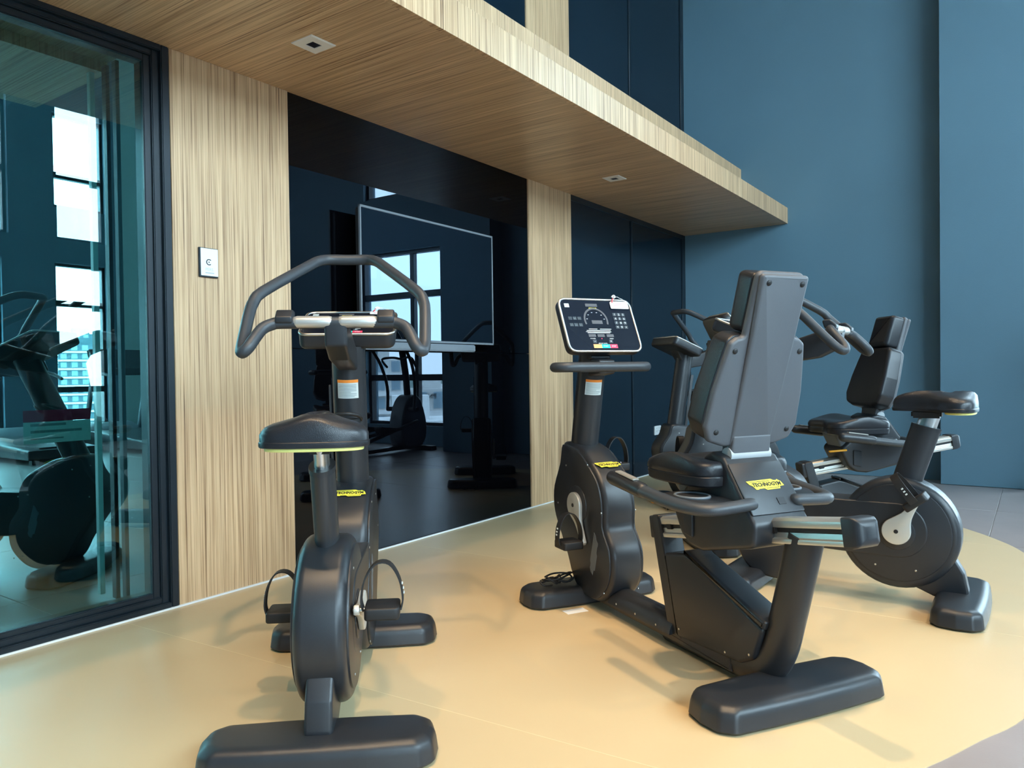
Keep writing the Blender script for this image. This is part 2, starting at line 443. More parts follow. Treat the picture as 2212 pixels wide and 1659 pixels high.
box('door_edge', (-.455, 1.735, .02), (-.425, 1.758, 2.44), 'glass_edge', lb, .003, 1)
box('door_stile', (-.33, 1.74, .02), (-.29, 1.758, 2.44), 'navy_frame', lb, .003, 1)
box('door_stile', (-.24, 1.74, .02), (-.205, 1.758, 2.44), 'plastic_grey', lb, .003, 1)
window_wall('wall_far', 'y', XL-.25, .25, YF, 7.78, WIN_L)
struct(box('wall_far_pier', (XL, 6.30, 0), (XL+.12, 7.78, HC), 'teal_wall'))
struct(box('wall_far_end', (XL-.2, 7.78, 0), (-.2, 8.0, HC), 'teal_wall'))
wn = 12
for i, (a, b) in enumerate(WIN_L):
    n = max(1, round((b-a)/1.15)); vs = [a+(b-a)*k/n for k in range(1, n)]
    window('y', XL-.12, a, b, ZW[0][0], ZW[0][1], vs, [.85, 2.17]); window('y', XL-.12, a, b, *(ZW if a > 5 else ZWR)[1], vs, [4.12])

# ceiling spots over the bikes (their warm light makes the floor shadows)
def downlight(x, y, tx, ty, power, label, cone=80, lname='ceiling_spot_offscreen'):
    l = bpy.data.lights.new(lname, 'SPOT'); l.energy = power; l.color = (1, .70, .40); l.spot_size = rad(cone); l.spot_blend = 1.0; l.shadow_soft_size = .07
    t = empty('ceiling_spot', (x, y, HC)); tag(t, label, 'ceiling light', 'high ceiling spots')
    l.spot_size = rad(cone)
    lo = bpy.data.objects.new(lname, l); COL.objects.link(lo); lo.parent = t; lo.location = (0, 0, -.03)
    lo.rotation_euler = (Vector((tx, ty, 0))-Vector((x, y, HC))).to_track_quat('-Z', 'Y').to_euler()
    me = bm2me(lathe_bm([(.055, 0), (.085, 0), (.085, -.006), (.058, -.010), (.055, -.002)], 24), 'ring', 'lamp_trim'); mk('trim_ring', me, t)
    mk('lens', bm2me(lathe_bm([(.001, -.0045), (.054, -.0045), (.054, -.001), (.001, -.001)], 24), 'lens', 'lamp_trim'), t)
for i, (x, y, tx, ty, pw, lab) in enumerate([(2.14, -.9, 1.0, 1.3, 520, 'warm ceiling spot near the glass door front'), (2.0, 2.3, 2.25, 2.6, 760, 'warm ceiling spot straight above the front recumbent bike'), (3.5, .3, 1.5, 1.5, 680, 'warm ceiling spot lighting the upright bike by the wood panel'), (4.7, 3.6, 3.1, 3.6, 520, 'warm ceiling spot lighting the side-on upright bike'), (2.1, 5.0, 2.0, 4.8, 360, 'warm ceiling spot above the bikes by the blue wall')]):
    downlight(x, y, tx, ty, pw, lab, [52, 36, 50, 44, 50][i], 'ceiling_spot_%d_offscreen' % (i+1))
# square soffit downlights (off)
for i, (x, y, lab) in enumerate([(.54, 2.226, 'square white downlight in the timber soffit above the wood panel'), (.527, 5.108, 'square white downlight in the timber soffit above the narrow wood pilaster')]):
    t = empty('soffit_downlight', (x, y, SOF)); tag(t, lab, 'ceiling light', 'square soffit downlights')
    bm = bmesh.new()
    o, n = .068, .026
    def sq(h, z): return [(-h, -h, z), (h, -h, z), (h, h, z), (-h, h, z)]
    rings(bm, [sq(n, .0), sq(n, -.006), sq(o-.004, -.006), sq(o, -.003), sq(o, 0)], cap0=False, cap1=False)
    mk('trim', bm2me(bm, 'trim', 'lamp_trim', False), t)
    mk('baffle', bm2me(box_bm((-n, -n, -.0025), (n, n, -.0005)), 'baffle', 'lamp_hole', False), t)

# ------------------------------------------------------------------ machine parts
CLOSE = {}
def shared(key, fn):
    if key not in CLOSE: CLOSE[key] = fn()
    return CLOSE[key]
def foot_me():
    half = [(.094, -.262), (.101, 0), (.094, .262), (.062, .296), (0, .304)]
    pts = [(.062, -.296), (.094, -.262), (.101, -.13), (.103, 0), (.101, .13), (.094, .262), (.062, .296), (0, .305), (-.062, .296), (-.094, .262), (-.101, .13), (-.103, 0), (-.101, -.13), (-.094, -.262), (-.062, -.296), (0, -.305)]
    P = rpoly(pts, .03, 4); bm = bmesh.new(); R = []
    for z, d in ((.004, .006), (.012, 0), (.045, .004), (.058, .007), (.067, .012), (.074, .021), (.0775, .030), (.079, .042)):
        R.append([(q.x*(1-d/.103), q.y*(1-d/.305), z) for q in P])
    rings(bm, R); return bm2me(bm, 'foot', 'plastic')
def foot_pad_me():
    return bm2me(lathe_bm([(.022, 0), (.025, .002), (.025, .008), (.02, .010)], 14), 'floor_pad', 'rubber')
def add_foot(name, root, u, sx=1., sy=1.03):
    f = mk(name, shared('foot', foot_me), root, (u, 0, 0)); f.scale = (sx, sy, 1)
    for s_ in (-1, 1): mk('floor_pad', shared('footpads', foot_pad_me), f, (0, s_*.25, 0))
    return f
def strap_path(w, h):
    return spl([(0, -.052, .0), (0, -.058, .03), (0, -.048, .085), (0, -.018, .128), (0, .02, .128), (0, .047, .085), (0, .056, .03), (0, .05, .0)], 4, False)
def pedal_me():
    P = rpoly([(-.05, -.048), (.05, -.048), (.05, .048), (-.05, .048)], .014, 4)
    return bm2me(slab_bm(P, -.018, .016, .006, 3, None, 'z'), 'pedal', 'rubber')
def strap_me():
    bm = bmesh.new(); P = strap_path(0, 0); w = .017; th = .0022
    n = len(P); R = []
    for i, p in enumerate(P):
        t = (P[min(i+1, n-1)]-P[max(i-1, 0)]).normalized(); nn = Vector((1, 0, 0)).cross(t)
        R.append([p+Vector((w, 0, 0))+nn*th, p-Vector((w, 0, 0))+nn*th, p-Vector((w, 0, 0))-nn*th, p+Vector((w, 0, 0))-nn*th])
    rings(bm, R); return bm2me(bm, 'strap', 'rubber')
def strap_holes_me():
    bm = bmesh.new()
    for z, y in ((.045, .0575), (.058, .0560), (.071, .0528)):
        box_bm((-.004, y+.0005, z-.003), (.004, y+.0035, z+.003), bm=bm)
    return bm2me(bm, 'holes', 'paper_grey', False)
def crank_me():
    # teardrop arm in the local x-z plane, length .168 along +x, lying y 0..  (thickness .016)
    pts = []
    for k in range(13):
        a = rad(60+k*20); pts.append((.057*math.cos(a), .057*math.sin(a)))
    pts += [(.08, -.023), (.13, -.016)]
    for k in range(7):
        a = rad(-80+k*160/6); pts.append((.168+.014*math.cos(a), .014*math.sin(a)))
    pts += [(.13, .016), (.08, .023), (.05, .036)]
    return bm2me(slab_bm(spl(pts, 2), 0, .018, .004, 3), 'crank', 'crank_alu')
def add_cranks(root, u, z, half, ang, tilt=0):
    """left crank at angle ang (deg, in the forward/up plane); right one opposite"""
    for s in (1, -1):
        a = rad(ang if s > 0 else ang+180)
        bmx = shared('crank', crank_me)
        c = mk('crank', bmx, root); c['label'] = 'silver crank arm'
        c.location = (u, s*half if s > 0 else s*half, z)
        c.rotation_euler = (0, -a, 0)
        if s < 0: c.location.y -= .018
        boss = mk('crank_bolt', shared('cbolt', lambda: bm2me(slab_bm([(.009*math.cos(2*PI*k/12), .009*math.sin(2*PI*k/12)) for k in range(12)], 0, .003, .001, 1), 'bolt', 'rubber')), c, (0, .0175 if s > 0 else -.0025, 0))
        px, pz = u+.168*math.cos(a), z+.168*math.sin(a)
        p = mk('pedal', shared('pedal', pedal_me), root, (px, s*(half+.018+.062), pz), (0, rad(tilt), 0 if s > 0 else PI))
        mk('strap', shared('strap', strap_me), p); mk('strap_holes', shared('straph', strap_holes_me), p)
        mk('axle', shared('axle', lambda: bm2me(tube_bm([(0, -.075, 0), (0, -.045, 0)], .008, 10), 'axle', 'silver')), p)
def screws(parent, pts, y, s):
    for (u, z) in pts:
        mk('screw', shared('screw', lambda: bm2me(slab_bm([(.0042*math.cos(2*PI*k/8), .0042*math.sin(2*PI*k/8)) for k in range(8)], -.0008, .0014, .0005, 1), 'screw', 'silver')), parent, (u, y*s, z))
HOUSE = [(1.30, .705), (1.335, .61), (1.395, .50), (1.405, .42), (1.385, .35), (1.325, .265), (1.268, .185), (1.228, .11), (1.18, .065), (1.09, .038), (1.0, .045), (.94, .085), (.895, .145), (.88, .215), (.888, .285), (.92, .335), (.942, .372), (.940, .44), (.955, .51), (.99, .575), (1.065, .635), (1.155, .688)]
def housing(root, du, zs, hw=.078, name='front_housing'):
    P = [(u+du, z if z < .4 else .4+(z-.4)*zs) for u, z in HOUSE]
    S = spl(P, 3)
    h = slab(name, S, -hw, hw, 'plastic', root, .026, 5)
    # flat side covers, a little proud, in the same plastic
    C = [Vector((p.x, p.y)) for p in inset([Vector(p) for p in S], .014)]
    for s in (1, -1):
        a, b = (hw-.004, hw+.006) if s > 0 else (-hw-.006, -hw+.004)
        c = slab('side_cover', C, a, b, 'plastic', h, .004, 2)
    return h, P
def curved_label(root, top, bot, r, a0, a1, t0, t1, mat, name='warning_label', off=.0012, lift=0):
    """patch on an (inclined) round column between params t0..t1, angles a0..a1 measured from -x (rear)"""
    T, B = Vector(top), Vector(bot); bm = bmesh.new(); n = 10
    ax = (T-B).normalized(); e1 = Vector((-1, 0, 0)); e1 = (e1-ax*e1.dot(ax)).normalized(); e2 = ax.cross(e1)
    R = []
    for rr in (r+off, r+off+.0008):
        R.append(rr)
    def P(a, t, rr): return B+(T-B)*t+(e1*math.cos(a)+e2*math.sin(a))*rr
    V = [[[bm.verts.new(P(a0+(a1-a0)*i/n, t, rr)) for t in (t0, t1)] for i in range(n+1)] for rr in R]
    for i in range(n):
        bm.faces.new((V[1][i][0], V[1][i+1][0], V[1][i+1][1], V[1][i][1])); bm.faces.new((V[0][i][0], V[0][i][1], V[0][i+1][1], V[0][i+1][0]))
        for k in (0, 1): bm.faces.new((V[0][i][k], V[1][i][k], V[1][i+1][k], V[0][i+1][k]))
    return mk(name, bm2me(bm, name, mat, True, 60), root)
def add_label(root, top, bot, r, side=0., t0=.62, t1=.80):
    a = .62
    L = curved_label(root, top, bot, r, side-a, side+a, t0, t1, 'paper_grey', 'warning_label'); L['label'] = 'white warning sticker with an orange band'
    curved_label(L, top, bot, r, side-a, side+a, t1-(t1-t0)*.16, t1, 'orange', 'orange_band', .0022)
    rnd = random.Random(3); bm = None
    n = 9
    for k in range(n):
        t = t0+(t1-t0)*(.08+.72*k/n); w = a*(.95-.5*rnd.random()*(k % 3 == 0))
        curved_label(L, top, bot, r, side-a*.9, side-a*.9+w*1.8, t, t+(t1-t0)*.022, 'ink_grey', 'print_line', .0022)
def display(console, w, h, kind):
    """printed panel on the console face; local x right, y up, z out"""
    pl = mk('panel_glass', bm2me(slab_bm(rpoly([(-w/2, -h/2), (w/2, -h/2), (w/2, h/2), (-w/2, h/2)], .026, 5), 0, .002, .0008, 1, None, 'z'), 'panel_glass', 'screen_dark'), console)
    def put(n, me, x, y, z=.002): return mk(n, me, console, (x*w, y*h, z))
    def rect(n, x, y, a, b, mat): return put(n, bm2me(box_bm((-a*w/2, -b*h/2, 0), (a*w/2, b*h/2, .0012)), n, mat, False), x, y)
    out = [pl]
    out.append(rect('badge', -.41, .385, .065, .075, 'paper_grey'))
    key = bm2me(box_bm((-.026*w, -.032*h, 0), (.026*w, .032*h, .0012), .0004, 1), 'key', 'key_grey', False)
    for r in range(4):
        for c in range(3):
            o = put('key', key, .245+c*.062, .215-r*.085); out.append(o)
            s = '123456789<0v'[r*3+c]
            out.append(put('lettering', text_me(s, h*.058, 'white', .0003), .245+c*.062, .215-r*.085, .0034))
    for yy in (.125, -.005):
        for c in range(3): out.append(put('key', key, -.405+c*.064, yy)); out.append(rect('key_mark', -.405+c*.064, yy-.008, .03, .014, 'ink_grey'))
    # dial arc
    bm = bmesh.new(); A = [(rad(-20+220*k/24)) for k in range(25)]
    I = [(.148*w*math.cos(a), .155*w*math.sin(a)) for a in A]; O = [(.172*w*math.cos(a), .18*w*math.sin(a)) for a in A]
    for k in range(24):
        for z in (.0015,): bm.faces.new([bm.verts.new((*q, z)) for q in (I[k], I[k+1], O[k+1], O[k])])
    out.append(put('dial_arc', bm2me(bm, 'dial_arc', 'seg_grey', False), -.045, .09))
    out.append(rect('digit_window', -.035, .055, .15, .07, 'seg_grey'))
    for k in range(6):
        a = rad(10+160*k/5); out.append(rect('dial_tick', -.045+.125*math.cos(a), .09+.165*math.sin(a), .018, .008, 'white'))
    for (x, y, a) in ((-.12, -.085, .12), (-.045, -.115, .34), (.06, -.085, .16), (-.05, -.140, .36), (-.05, -.162, .32)): out.append(rect('chart_line', x, y, a, .009, 'white'))
    for x in (-.155, -.03, .1): out.append(rect('digit_window', x, -.215, .10, .055, 'seg_grey'))
    out.append(put('lettering', text_me('POWER', h*.030, 'white', .0003), -.155, -.275, .0022)); out.append(put('lettering', text_me('SPEED', h*.030, 'white', .0003), .11, -.275, .0022)); out.append(put('lettering', text_me('EFFORT LEVEL', h*.028, 'white', .0003), -.03, -.37, .0022))
    out.append(put('heart_mark', bm2me(slab_bm([(.012*h*math.cos(t), .012*h*math.sin(t)) for t in [2*PI*k/10 for k in range(10)]], 0, .0012, .0004, 1, None, 'z'), 'heart', 'pinkred'), -.03, -.275))
    for x, s in ((-.14, '-'), (.09, '+')): out.append(put('key', key, x, -.33)); out.append(put('lettering', text_me(s, h*.07, 'white', .0003), x, -.33, .0034))
    for x, a, mt, s in ((-.115, .115, 'btn_orange', ''), (.0, .115, 'btn_teal', 'START'), (.113, .108, 'btn_red', 'STOP')):
        out.append(rect('button', x, -.425, a, .075, mt if mt != 'btn_red' else 'pinkred'))
        if s: out.append(put('lettering', text_me(s, h*.035, 'white', .0003), x, -.425, .0034))
    out.append(rect('badge', -.06, .40, .17, .06, 'seg_grey'))
    lg = rect('maker_badge', -.05, .33, .11, .035, 'yellow'); out.append(lg)
    return out
def console_part(root, pos, tilt, w, h, th, kind):
    """console box; tilt = angle of the face's up direction above the forward axis"""
    c = mk('console', bm2me(slab_bm(rpoly([(-w/2, -h/2), (w/2, -h/2), (w/2, h/2), (-w/2, h/2)], .038, 6), -th, 0, .018, 4, None, 'z', .004), 'console', 'plastic'), root)
    y = Vector((math.cos(tilt), 0, math.sin(tilt))); x = Vector((0, -1, 0))
    on_face(c, pos, x, y)
    P = rpoly([(-w/2, -h/2), (w/2, -h/2), (w/2, h/2), (-w/2, h/2)], .038, 6)
    bz = mk('bezel', bm2me(tube_bm([(q.x*.985, q.y*.985, .001) for q in P], .0055, 8, True), 'bezel', 'silver', True, 60), c)
    display(c, w-.014, h-.014, kind)
    return c

def upright_bike(name, loc, ang, crank, label, back=0., tilt=0):
    root = empty(name, loc, rad(ang)); tag(root, label, 'exercise bike', 'upright exercise bikes')
    add_foot('rear_foot', root, 0); add_foot('front_foot', root, .895)
    slab('rear_stem', rpoly([(-.03, .07), (.10, .05), (.22, .10), (.18, .22), (.035, .24), (-.012, .16)], .02), -.037, .037, 'plastic', root, .01)
    # rear wheel housing: round, with side covers
    def dh():
        P = [(.235+.238*math.cos(2*PI*k/48), .312+.240*math.sin(2*PI*k/48)) for k in range(48)]
        return bm2me(slab_bm(P, -.072, .072, .030, 6), 'rear_housing', 'plastic')
    rh = mk('rear_housing', shared('rh', dh), root)
    def dc(r0, t):
        return lambda: bm2me(slab_bm([(.235+r0*math.cos(2*PI*k/48), .315+r0*math.sin(2*PI*k/48)) for k in range(48)], -t, t, .004, 2), 'cover', 'plastic')
    mk('side_cover', shared('dc1', dc(.208, .078)), rh)
    mk('hub_cover', shared('dc2', dc(.072, .085)), rh)
    screws(rh, [(.235+.17*math.cos(rad(a)), .315+.17*math.sin(rad(a))) for a in (15, 115, 245, 300)], .078, 1)
    screws(rh, [(.235+.17*math.cos(rad(a)), .315+.17*math.sin(rad(a))) for a in (15, 115, 245, 300)], .079, -1)
    armP = [(.235+.120*math.cos(rad(a)), .325+.120*math.sin(rad(a))) for a in range(90, 271, 10)]+[(.72, .215), (.72, .440)]
    slab('frame_arm', armP, -.081, .081, 'plastic', root, .010)
    h, P = housing(root, -.322, .74)
    logo(h, (.763, 0, .592), (0, -1, 0), (.81, 0, .58), .125)
    logo(h, (.712, -.0855, .29), (-.25, 0, -.95), (-.95, 0, .25), .17, 'plastic_grey', 'silver')
    screws(h, [(.93, .56), (.75, .56), (.63, .42), (.60, .10), (1.02, .42)], .0842, 1); screws(h, [(.93, .56), (.75, .56), (.63, .42), (.60, .10), (1.02, .42)], .0842, -1)
    # seat
    st0, st1 = Vector((.225, 0, .47)), Vector((.130, 0, .770))
    cyl('seat_tube', st0, st1, .058, 'tube_paint', root, 24, (1, .60), (1, 0, 0))
    cyl('seat_collar', st1-Vector((-.003, 0, .012)), st1+Vector((-.001, 0, .003)), .0595, 'plastic', root, 24, (1, .62), (1, 0, 0))
    cyl('seat_post', st1-(st1-st0)*.1, Vector((.108, 0, .838)), .039, 'silver', root, 20, (1, .54), (1, 0, 0))
    def sad():
        # outline in plan (u,v): broad rear, narrow nose to the front
        half = [(-.062, 0), (-.060, .06), (-.045, .115), (-.012, .142), (.03, .138), (.075, .105), (.115, .065), (.16, .042), (.215, .034), (.25, .026), (.262, .0)]
        pts = half+[(u, -v) for u, v in reversed(half[1:-1])]
        O = spl(pts, 3); c = Vector((.06, 0)); bm = bmesh.new(); R = []
        for z, s in ((.838, .90), (.838, .99), (.842, 1.0), (.852, 1.0), (.854, .985), (.872, .985), (.888, .955), (.898, .89), (.905, .76), (.909, .55), (.908, .32), (.903, .10)):
            ring = []
            for q in O:
                p = c+(q-c)*s; zz = z
                if z > .88:
                    g = math.exp(-(p.y/.026)**2)*max(0, min(1, (p.x+.06)/.06))
                    nose = max(0, (p.x-.09)/.17)
                    zz = z-.020*math.exp(-((p.y-.0)/.012)**2)*max(0, min(1, (p.x+.03)/.05))*(1 if p.x < .1 else max(0, 1-(p.x-.1)/.06))+.020*math.exp(-(p.y/.055)**2)-.008*(abs(p.y)/.14)**1.5-.02*nose**2
                ring.append((p.x, p.y, zz))
            R.append(ring)
        rings(bm, R); return bm2me(bm, 'saddle', 'pad')
    s = mk('saddle', shared('sad', sad), root); s['label'] = 'black padded saddle'
    def trim():
        half = [(-.055, 0), (-.053, .055), (-.04, .105), (-.01, .128), (.02, .122), (.05, .09), (.06, 0)]
        O = spl(half+[(u, -v) for u, v in reversed(half[1:-1])], 3)
        return bm2me(slab_bm(O, .828, .840, .003, 2, None, 'z'), 'trim', 'yellow_trim')
    mk('saddle_trim', shared('trim', trim), s)
    box('saddle_clamp', (.07, -.035, .808), (.185, .035, .842), 'rubber', root, .008)
    # column, label, cup holder, console, bars
    cb, ct = Vector((.915, 0, .585)), Vector((.825-back, 0, 1.135))
    cyl('column', cb, ct, .062, 'tube_paint', root, 28)
    if not back: slab('column_guard', rpoly([(.852, .60), (.875, .60), (.815, .99), (.79, .99)], .01), .064, .07, 'tube_paint', root, .002)
    add_label(root, ct, cb, .062, 0, .66, .785)
    tubeP = [(.735+.052*math.cos(2*PI*k/28), .052*math.sin(2*PI*k/28), .868-.02*math.cos(2*PI*k/28)) for k in range(28)]
    ch = tube('cup_holder', tubeP, .006, 'rubber', root, 8, True)
    mk('cup', bm2me(lathe_bm([(.040, -.075), (.046, -.07), (.050, 0), (.047, 0), (.043, -.066), (.001, -.068)], 28), 'cup', 'rubber'), ch, (.735, 0, .866))
    box('cup_arm', (.78, -.02, .83), (.84, .02, .86), 'rubber', root, .005)
    con = console_part(root, (.885-back, 0, 1.222), rad(23), .350, .255, .060, 'bike')
    pts = [(.475, .0, 1.197), (.475, .17, 1.197), (.472, .20, 1.193), (.455, .228, 1.178), (.425, .247, 1.145), (.402, .262, 1.115), (.402, .280, 1.100), (.430, .288, 1.115), (.475, .290, 1.16), (.545, .290, 1.235), (.585, .285, 1.275), (.625, .262, 1.315), (.80, .140, 1.425), (.845, .105, 1.452), (.875, .07, 1.462), (.88, 0, 1.462)]
    full = pts+[(a, -b, c) for a, b, c in reversed(pts[1:-1])]
    hb = mk('handlebar', shared('hbar', lambda: bm2me(tube_bm(spl(full, 3), .0195, 14, True), 'handlebar', 'bar_grip', True, 70)), root, (-back, 0, 0))
    for s_ in (1, -1):
        tube('pulse_sensor', [(.4735, s_*.022, 1.199), (.4735, s_*.122, 1.199)], .0202, 'sensor', hb, 16)
        slab('control_pod', rpoly([(.452, 1.192), (.50, 1.20), (.512, 1.238), (.478, 1.240), (.450, 1.215)], .01), s_*.135 if s_ > 0 else -.19, .19 if s_ > 0 else -.135, 'plastic', hb, .006)
    slab('bar_bracket', rpoly([(.455, 1.205), (.50, 1.215), (.80, 1.12), (.80, 1.04), (.56, 1.075), (.47, 1.12)], .015), -.036, .036, 'plastic', root, .01, loc=(-back, 0, 0))
    slab('console_mount', rpoly([(.78, 1.10), (.88, 1.10), (.93, 1.19), (.83, 1.15)], .01), -.05, .05, 'plastic', root, .008, loc=(-back, 0, 0))
    add_cranks(root, .235, .325, .086, crank, tilt)
    return root

def recumbent(name, loc, ang, crank, label, slide=0.):
    root = empty(name, loc, rad(ang)); tag(root, label, 'exercise bike', 'recumbent exercise bikes')
    add_foot('rear_foot', root, -.012, 1.10, 1.10); add_foot('front_foot', root, 1.217, 1.06, 1.08)
    # floor beam, rear post as one bent tube of flat section
    path = spl([(-.085, 0, .53), (-.055, 0, .42), (-.015, 0, .28), (.02, 0, .17), (.065, 0, .105), (.14, 0, .075), (.26, 0, .066), (.6, 0, .06)], 5, False)
    tube('rear_post', path, .062, 'tube_paint', root, 22, False, (1, .66), (1, 0, 0), cap=False)
    slab('floor_beam', rpoly([(.2, .025), (1.05, .025), (1.05, .085), (.2, .1)], .012), -.045, .045, 'plastic', root, .012)
    bm = bmesh.new(); n = 12
    R = []
    for u, k in ((.515, .93), (.52, 1.), (.90, 1.), (.93, .9), (.945, .7)):
        R.append([(u, -.062*math.cos(PI*i/n), .055+.062*k*math.sin(PI*i/n)) for i in range(n+1)])
    rings(bm, R); mk('beam_cover', bm2me(bm, 'beam_cover', 'plastic'), root)
    screws(root, [(.60, .068), (.74, .068), (.88, .068)], .0615, 1)
    # front leg and triangular cover
    slab('front_leg', rpoly([(.655, .475), (.60, .482), (.555, .34), (.46, .05), (.54, .05)], [.03, .01, .01, .01, .01]), -.047, .047, 'plastic', root, .008)
    slab('triangle_cover', rpoly([(.565, .345), (.44, .372), (.40, .365), (.045, .22), (.085, .11), (.15, .075), (.49, .055)], [.008, .03, .03, .02, .04, .03, .005]), -.050, .050, 'plastic', root, .014)
    slab('triangle_cap', rpoly([(.42, .385), (.45, .38), (.385, .345), (.04, .215), (.03, .245), (.39, .372)], .008), -.053, .053, 'plastic', root, .012)
    screws(root, [(.47, .09), (.22, .09), (.105, .12)], .0505, 1)
    # inclined rail
    a, b = Vector((.625, 0, .432)), Vector((-.27, 0, .578)); d = (b-a).normalized(); L = (b-a).length
    sec = rpoly([(-.040, -.038), (.040, -.038), (.040, -.024), (.033, -.020), (.033, -.004), (.026, -.004), (.026, .010), (.040, .010), (.040, .030), (.028, .038), (-.028, .038), (-.040, .030), (-.040, .010), (-.026, .010), (-.026, -.004), (-.033, -.004), (-.033, -.020), (-.040, -.024)], .002, 2)
    bm = bmesh.new(); rings(bm, [[(0, q.x, q.y) for q in sec], [(L, q.x, q.y) for q in sec]])
    rail = mk('rail', bm2me(bm, 'rail', 'alu'), root); rail['label'] = 'sloping aluminium seat rail'
    yv = Vector((0, -1, 0)); zv = d.cross(yv); m = Matrix((d, yv, zv)).transposed().to_4x4(); m.translation = a; rail.matrix_local = m
    for s in (-1, 1): box('rail_groove', (.02, s*.0265 if s > 0 else -.0335, -.003), (L-.02, .0335 if s > 0 else -.0265, .0095), 'rubber', rail)
    endP = rpoly([(-.044, -.043), (.044, -.043), (.044, .043), (-.044, .043)], .008, 3)
    bm = bmesh.new()
    rings(bm, [[(L-.012, q.x, q.y) for q in endP], [(L+.012, q.x, q.y) for q in endP], [(L+.028, q.x*.95, q.y*.93) for q in endP], [(L+.040, q.x*.8, q.y*.72) for q in endP], [(L+.046, q.x*.45, q.y*.4) for q in endP]])
    ec = mk('rail_end_cap', bm2me(bm, 'rail_end_cap', 'plastic'), rail)
    bm = bmesh.new(); rings(bm, [[(-.035, q.x*.9, q.y*.86) for q in endP], [(-.03, q.x, q.y*.97) for q in endP], [(.0, q.x, q.y) for q in endP]]); mk('rail_end_cap', bm2me(bm, 'rail_end_cap', 'plastic'), rail)
    for x in (.07, L-.30):
        box('rail_stop', (x, .030, -.008), (x+.032, .042, .014), 'rubber', rail, .003)
        box('rail_stop', (x, -.042, -.008), (x+.032, -.030, .014), 'rubber', rail, .003)
    # carriage (slides on the rail)
    S = slide; dz = -S*.163
    def mv(L_): return [(u+S, z+dz) for u, z in L_]
    car = slab('carriage', rpoly(mv([(.265, .70), (.245, .745), (.205, .762), (.150, .748), (.005, .552), (.012, .482), (.262, .424), (.33, .432), (.375, .465), (.425, .56)]), [.03, .03, .02, .02, .035, .035, .03, .03, .04, .03]), -.112, .112, 'plastic', root, .014)
    car_n = Vector((-.196, 0, .145)).normalized()
    pl0 = Vector((.148+S, 0, .742+dz)); pl1 = Vector((.012+S, 0, .565+dz)); pd = (pl1-pl0)
    plate = mk('rear_plate', bm2me(slab_bm(rpoly([(-.105, -.02), (.105, -.02), (.105, -.205), (-.105, -.205)], .006, 2), -.002, .004, .002, 2, None, 'z'), 'rear_plate', 'plastic'), car)
    on_face(plate, pl0, (0, -1, 0), -pd)
    nrm = Vector((0, -1, 0)).cross(-pd).normalized()
    logo(car, pl0+pd*.47+nrm*.0045, (0, -1, 0), -pd, .142)
    box('vent', (-.014, -.012, .0), (.014, .012, .002), 'plastic', plate, loc=(.03, -.165, .004))
    cyl('hinge', (.165+S, .082, .752+dz), (.165+S, -.082, .752+dz), .024, 'hinge_plastic', root, 20)
    slab('lever_recess', rpoly(mv([(.30, .55), (.35, .56), (.35, .47), (.30, .46)]), .008), .105, .120, 'plastic', car, .004)
    tube('seat_lever', [(.40+S, .125, .56+dz), (.50+S, .135, .555+dz)], .010, 'orange_lever', car, 10, sec=(.6, 1))
    # backrest
    tilt = math.atan2(-.19, .53)   # leans back going up
    base = Vector((.178+S, 0, .755+dz)); upd = Vector((-.165, 0, .56)).normalized(); nb = Vector((-upd.z, 0, upd.x))  # nb points to the rear
    shellP = [(-.105, .03), (.105, .03), (.165, .05), (.188, .10), (.180, .22), (.160, .33), (.148, .385), (.125, .402), (.100, .405), (.096, .55), (.093, .605), (.078, .618), (-.078, .618), (-.093, .605), (-.096, .55), (-.100, .405), (-.125, .402), (-.148, .385), (-.160, .33), (-.180, .22), (-.188, .10), (-.165, .05)]
    SP = rpoly(shellP, .022, 4)
    sh = mk('backrest_shell', bm2me(slab_bm(SP, -.012, .016, .010, 3, None, 'z', .012), 'backrest_shell', 'backshell'), root)
    on_face(sh, base, (0, -1, 0), upd, .962)
    sp = rpoly([(-.082, .032), (.082, .032), (.084, .20), (.088, .40), (.093, .612), (-.093, .612), (-.088, .40), (-.084, .20)], .014, 3)
    bm = slab_bm(sp, .010, .034, .012, 3, None, 'z')
    for v in bm.verts:
        if v.co.z > .015: v.co.z *= (.55+.45*min(1, max(0, (v.co.y+.05)/.5)))
        v.co.x *= 1.0
    mk('spine', bm2me(bm, 'spine', 'backshell'), sh)
    for (x, y, z) in ((-.13, .36, .0165), (.13, .36, .0165), (-.145, .085, .0165), (.145, .085, .0165), (-.066, .585, .034), (.066, .585, .034)):
        mk('screw_cap', shared('scap', lambda: bm2me(lathe_bm([(.0095, -.002), (.0095, .001), (.007, .0035), (.003, .0045)], 12), 'screw_cap', 'rubber')), sh, (x, y, z))
    bm = slab_bm(rpoly([(-.11, .035), (.11, .035), (.168, .055), (.192, .11), (.184, .22), (.164, .33), (.15, .39), (.125, .408), (-.125, .408), (-.15, .39), (-.164, .33), (-.184, .22), (-.192, .11), (-.168, .055)], .03, 4), -.075, -.010, .022, 5, None, 'z', .006)
    for v in bm.verts: v.co.z += .25*v.co.x**2*(1 if v.co.z > -.03 else -2.0)
    mk('back_pad', bm2me(bm, 'back_pad', 'pad'), sh)
    hp = slab_bm(rpoly([(-.098, .412), (.098, .412), (.094, .61), (-.094, .61)], .025, 4), -.088, -.010, .026, 5, None, 'z', .006)
    mk('head_pad', bm2me(hp, 'head_pad', 'pad'), sh)
    slab('back_mount', rpoly([(.145+S, .735+dz), (.200+S, .735+dz), (.190+S, .815+dz), (.135+S, .815+dz)], .008), -.078, .078, 'backshell', root, .008)
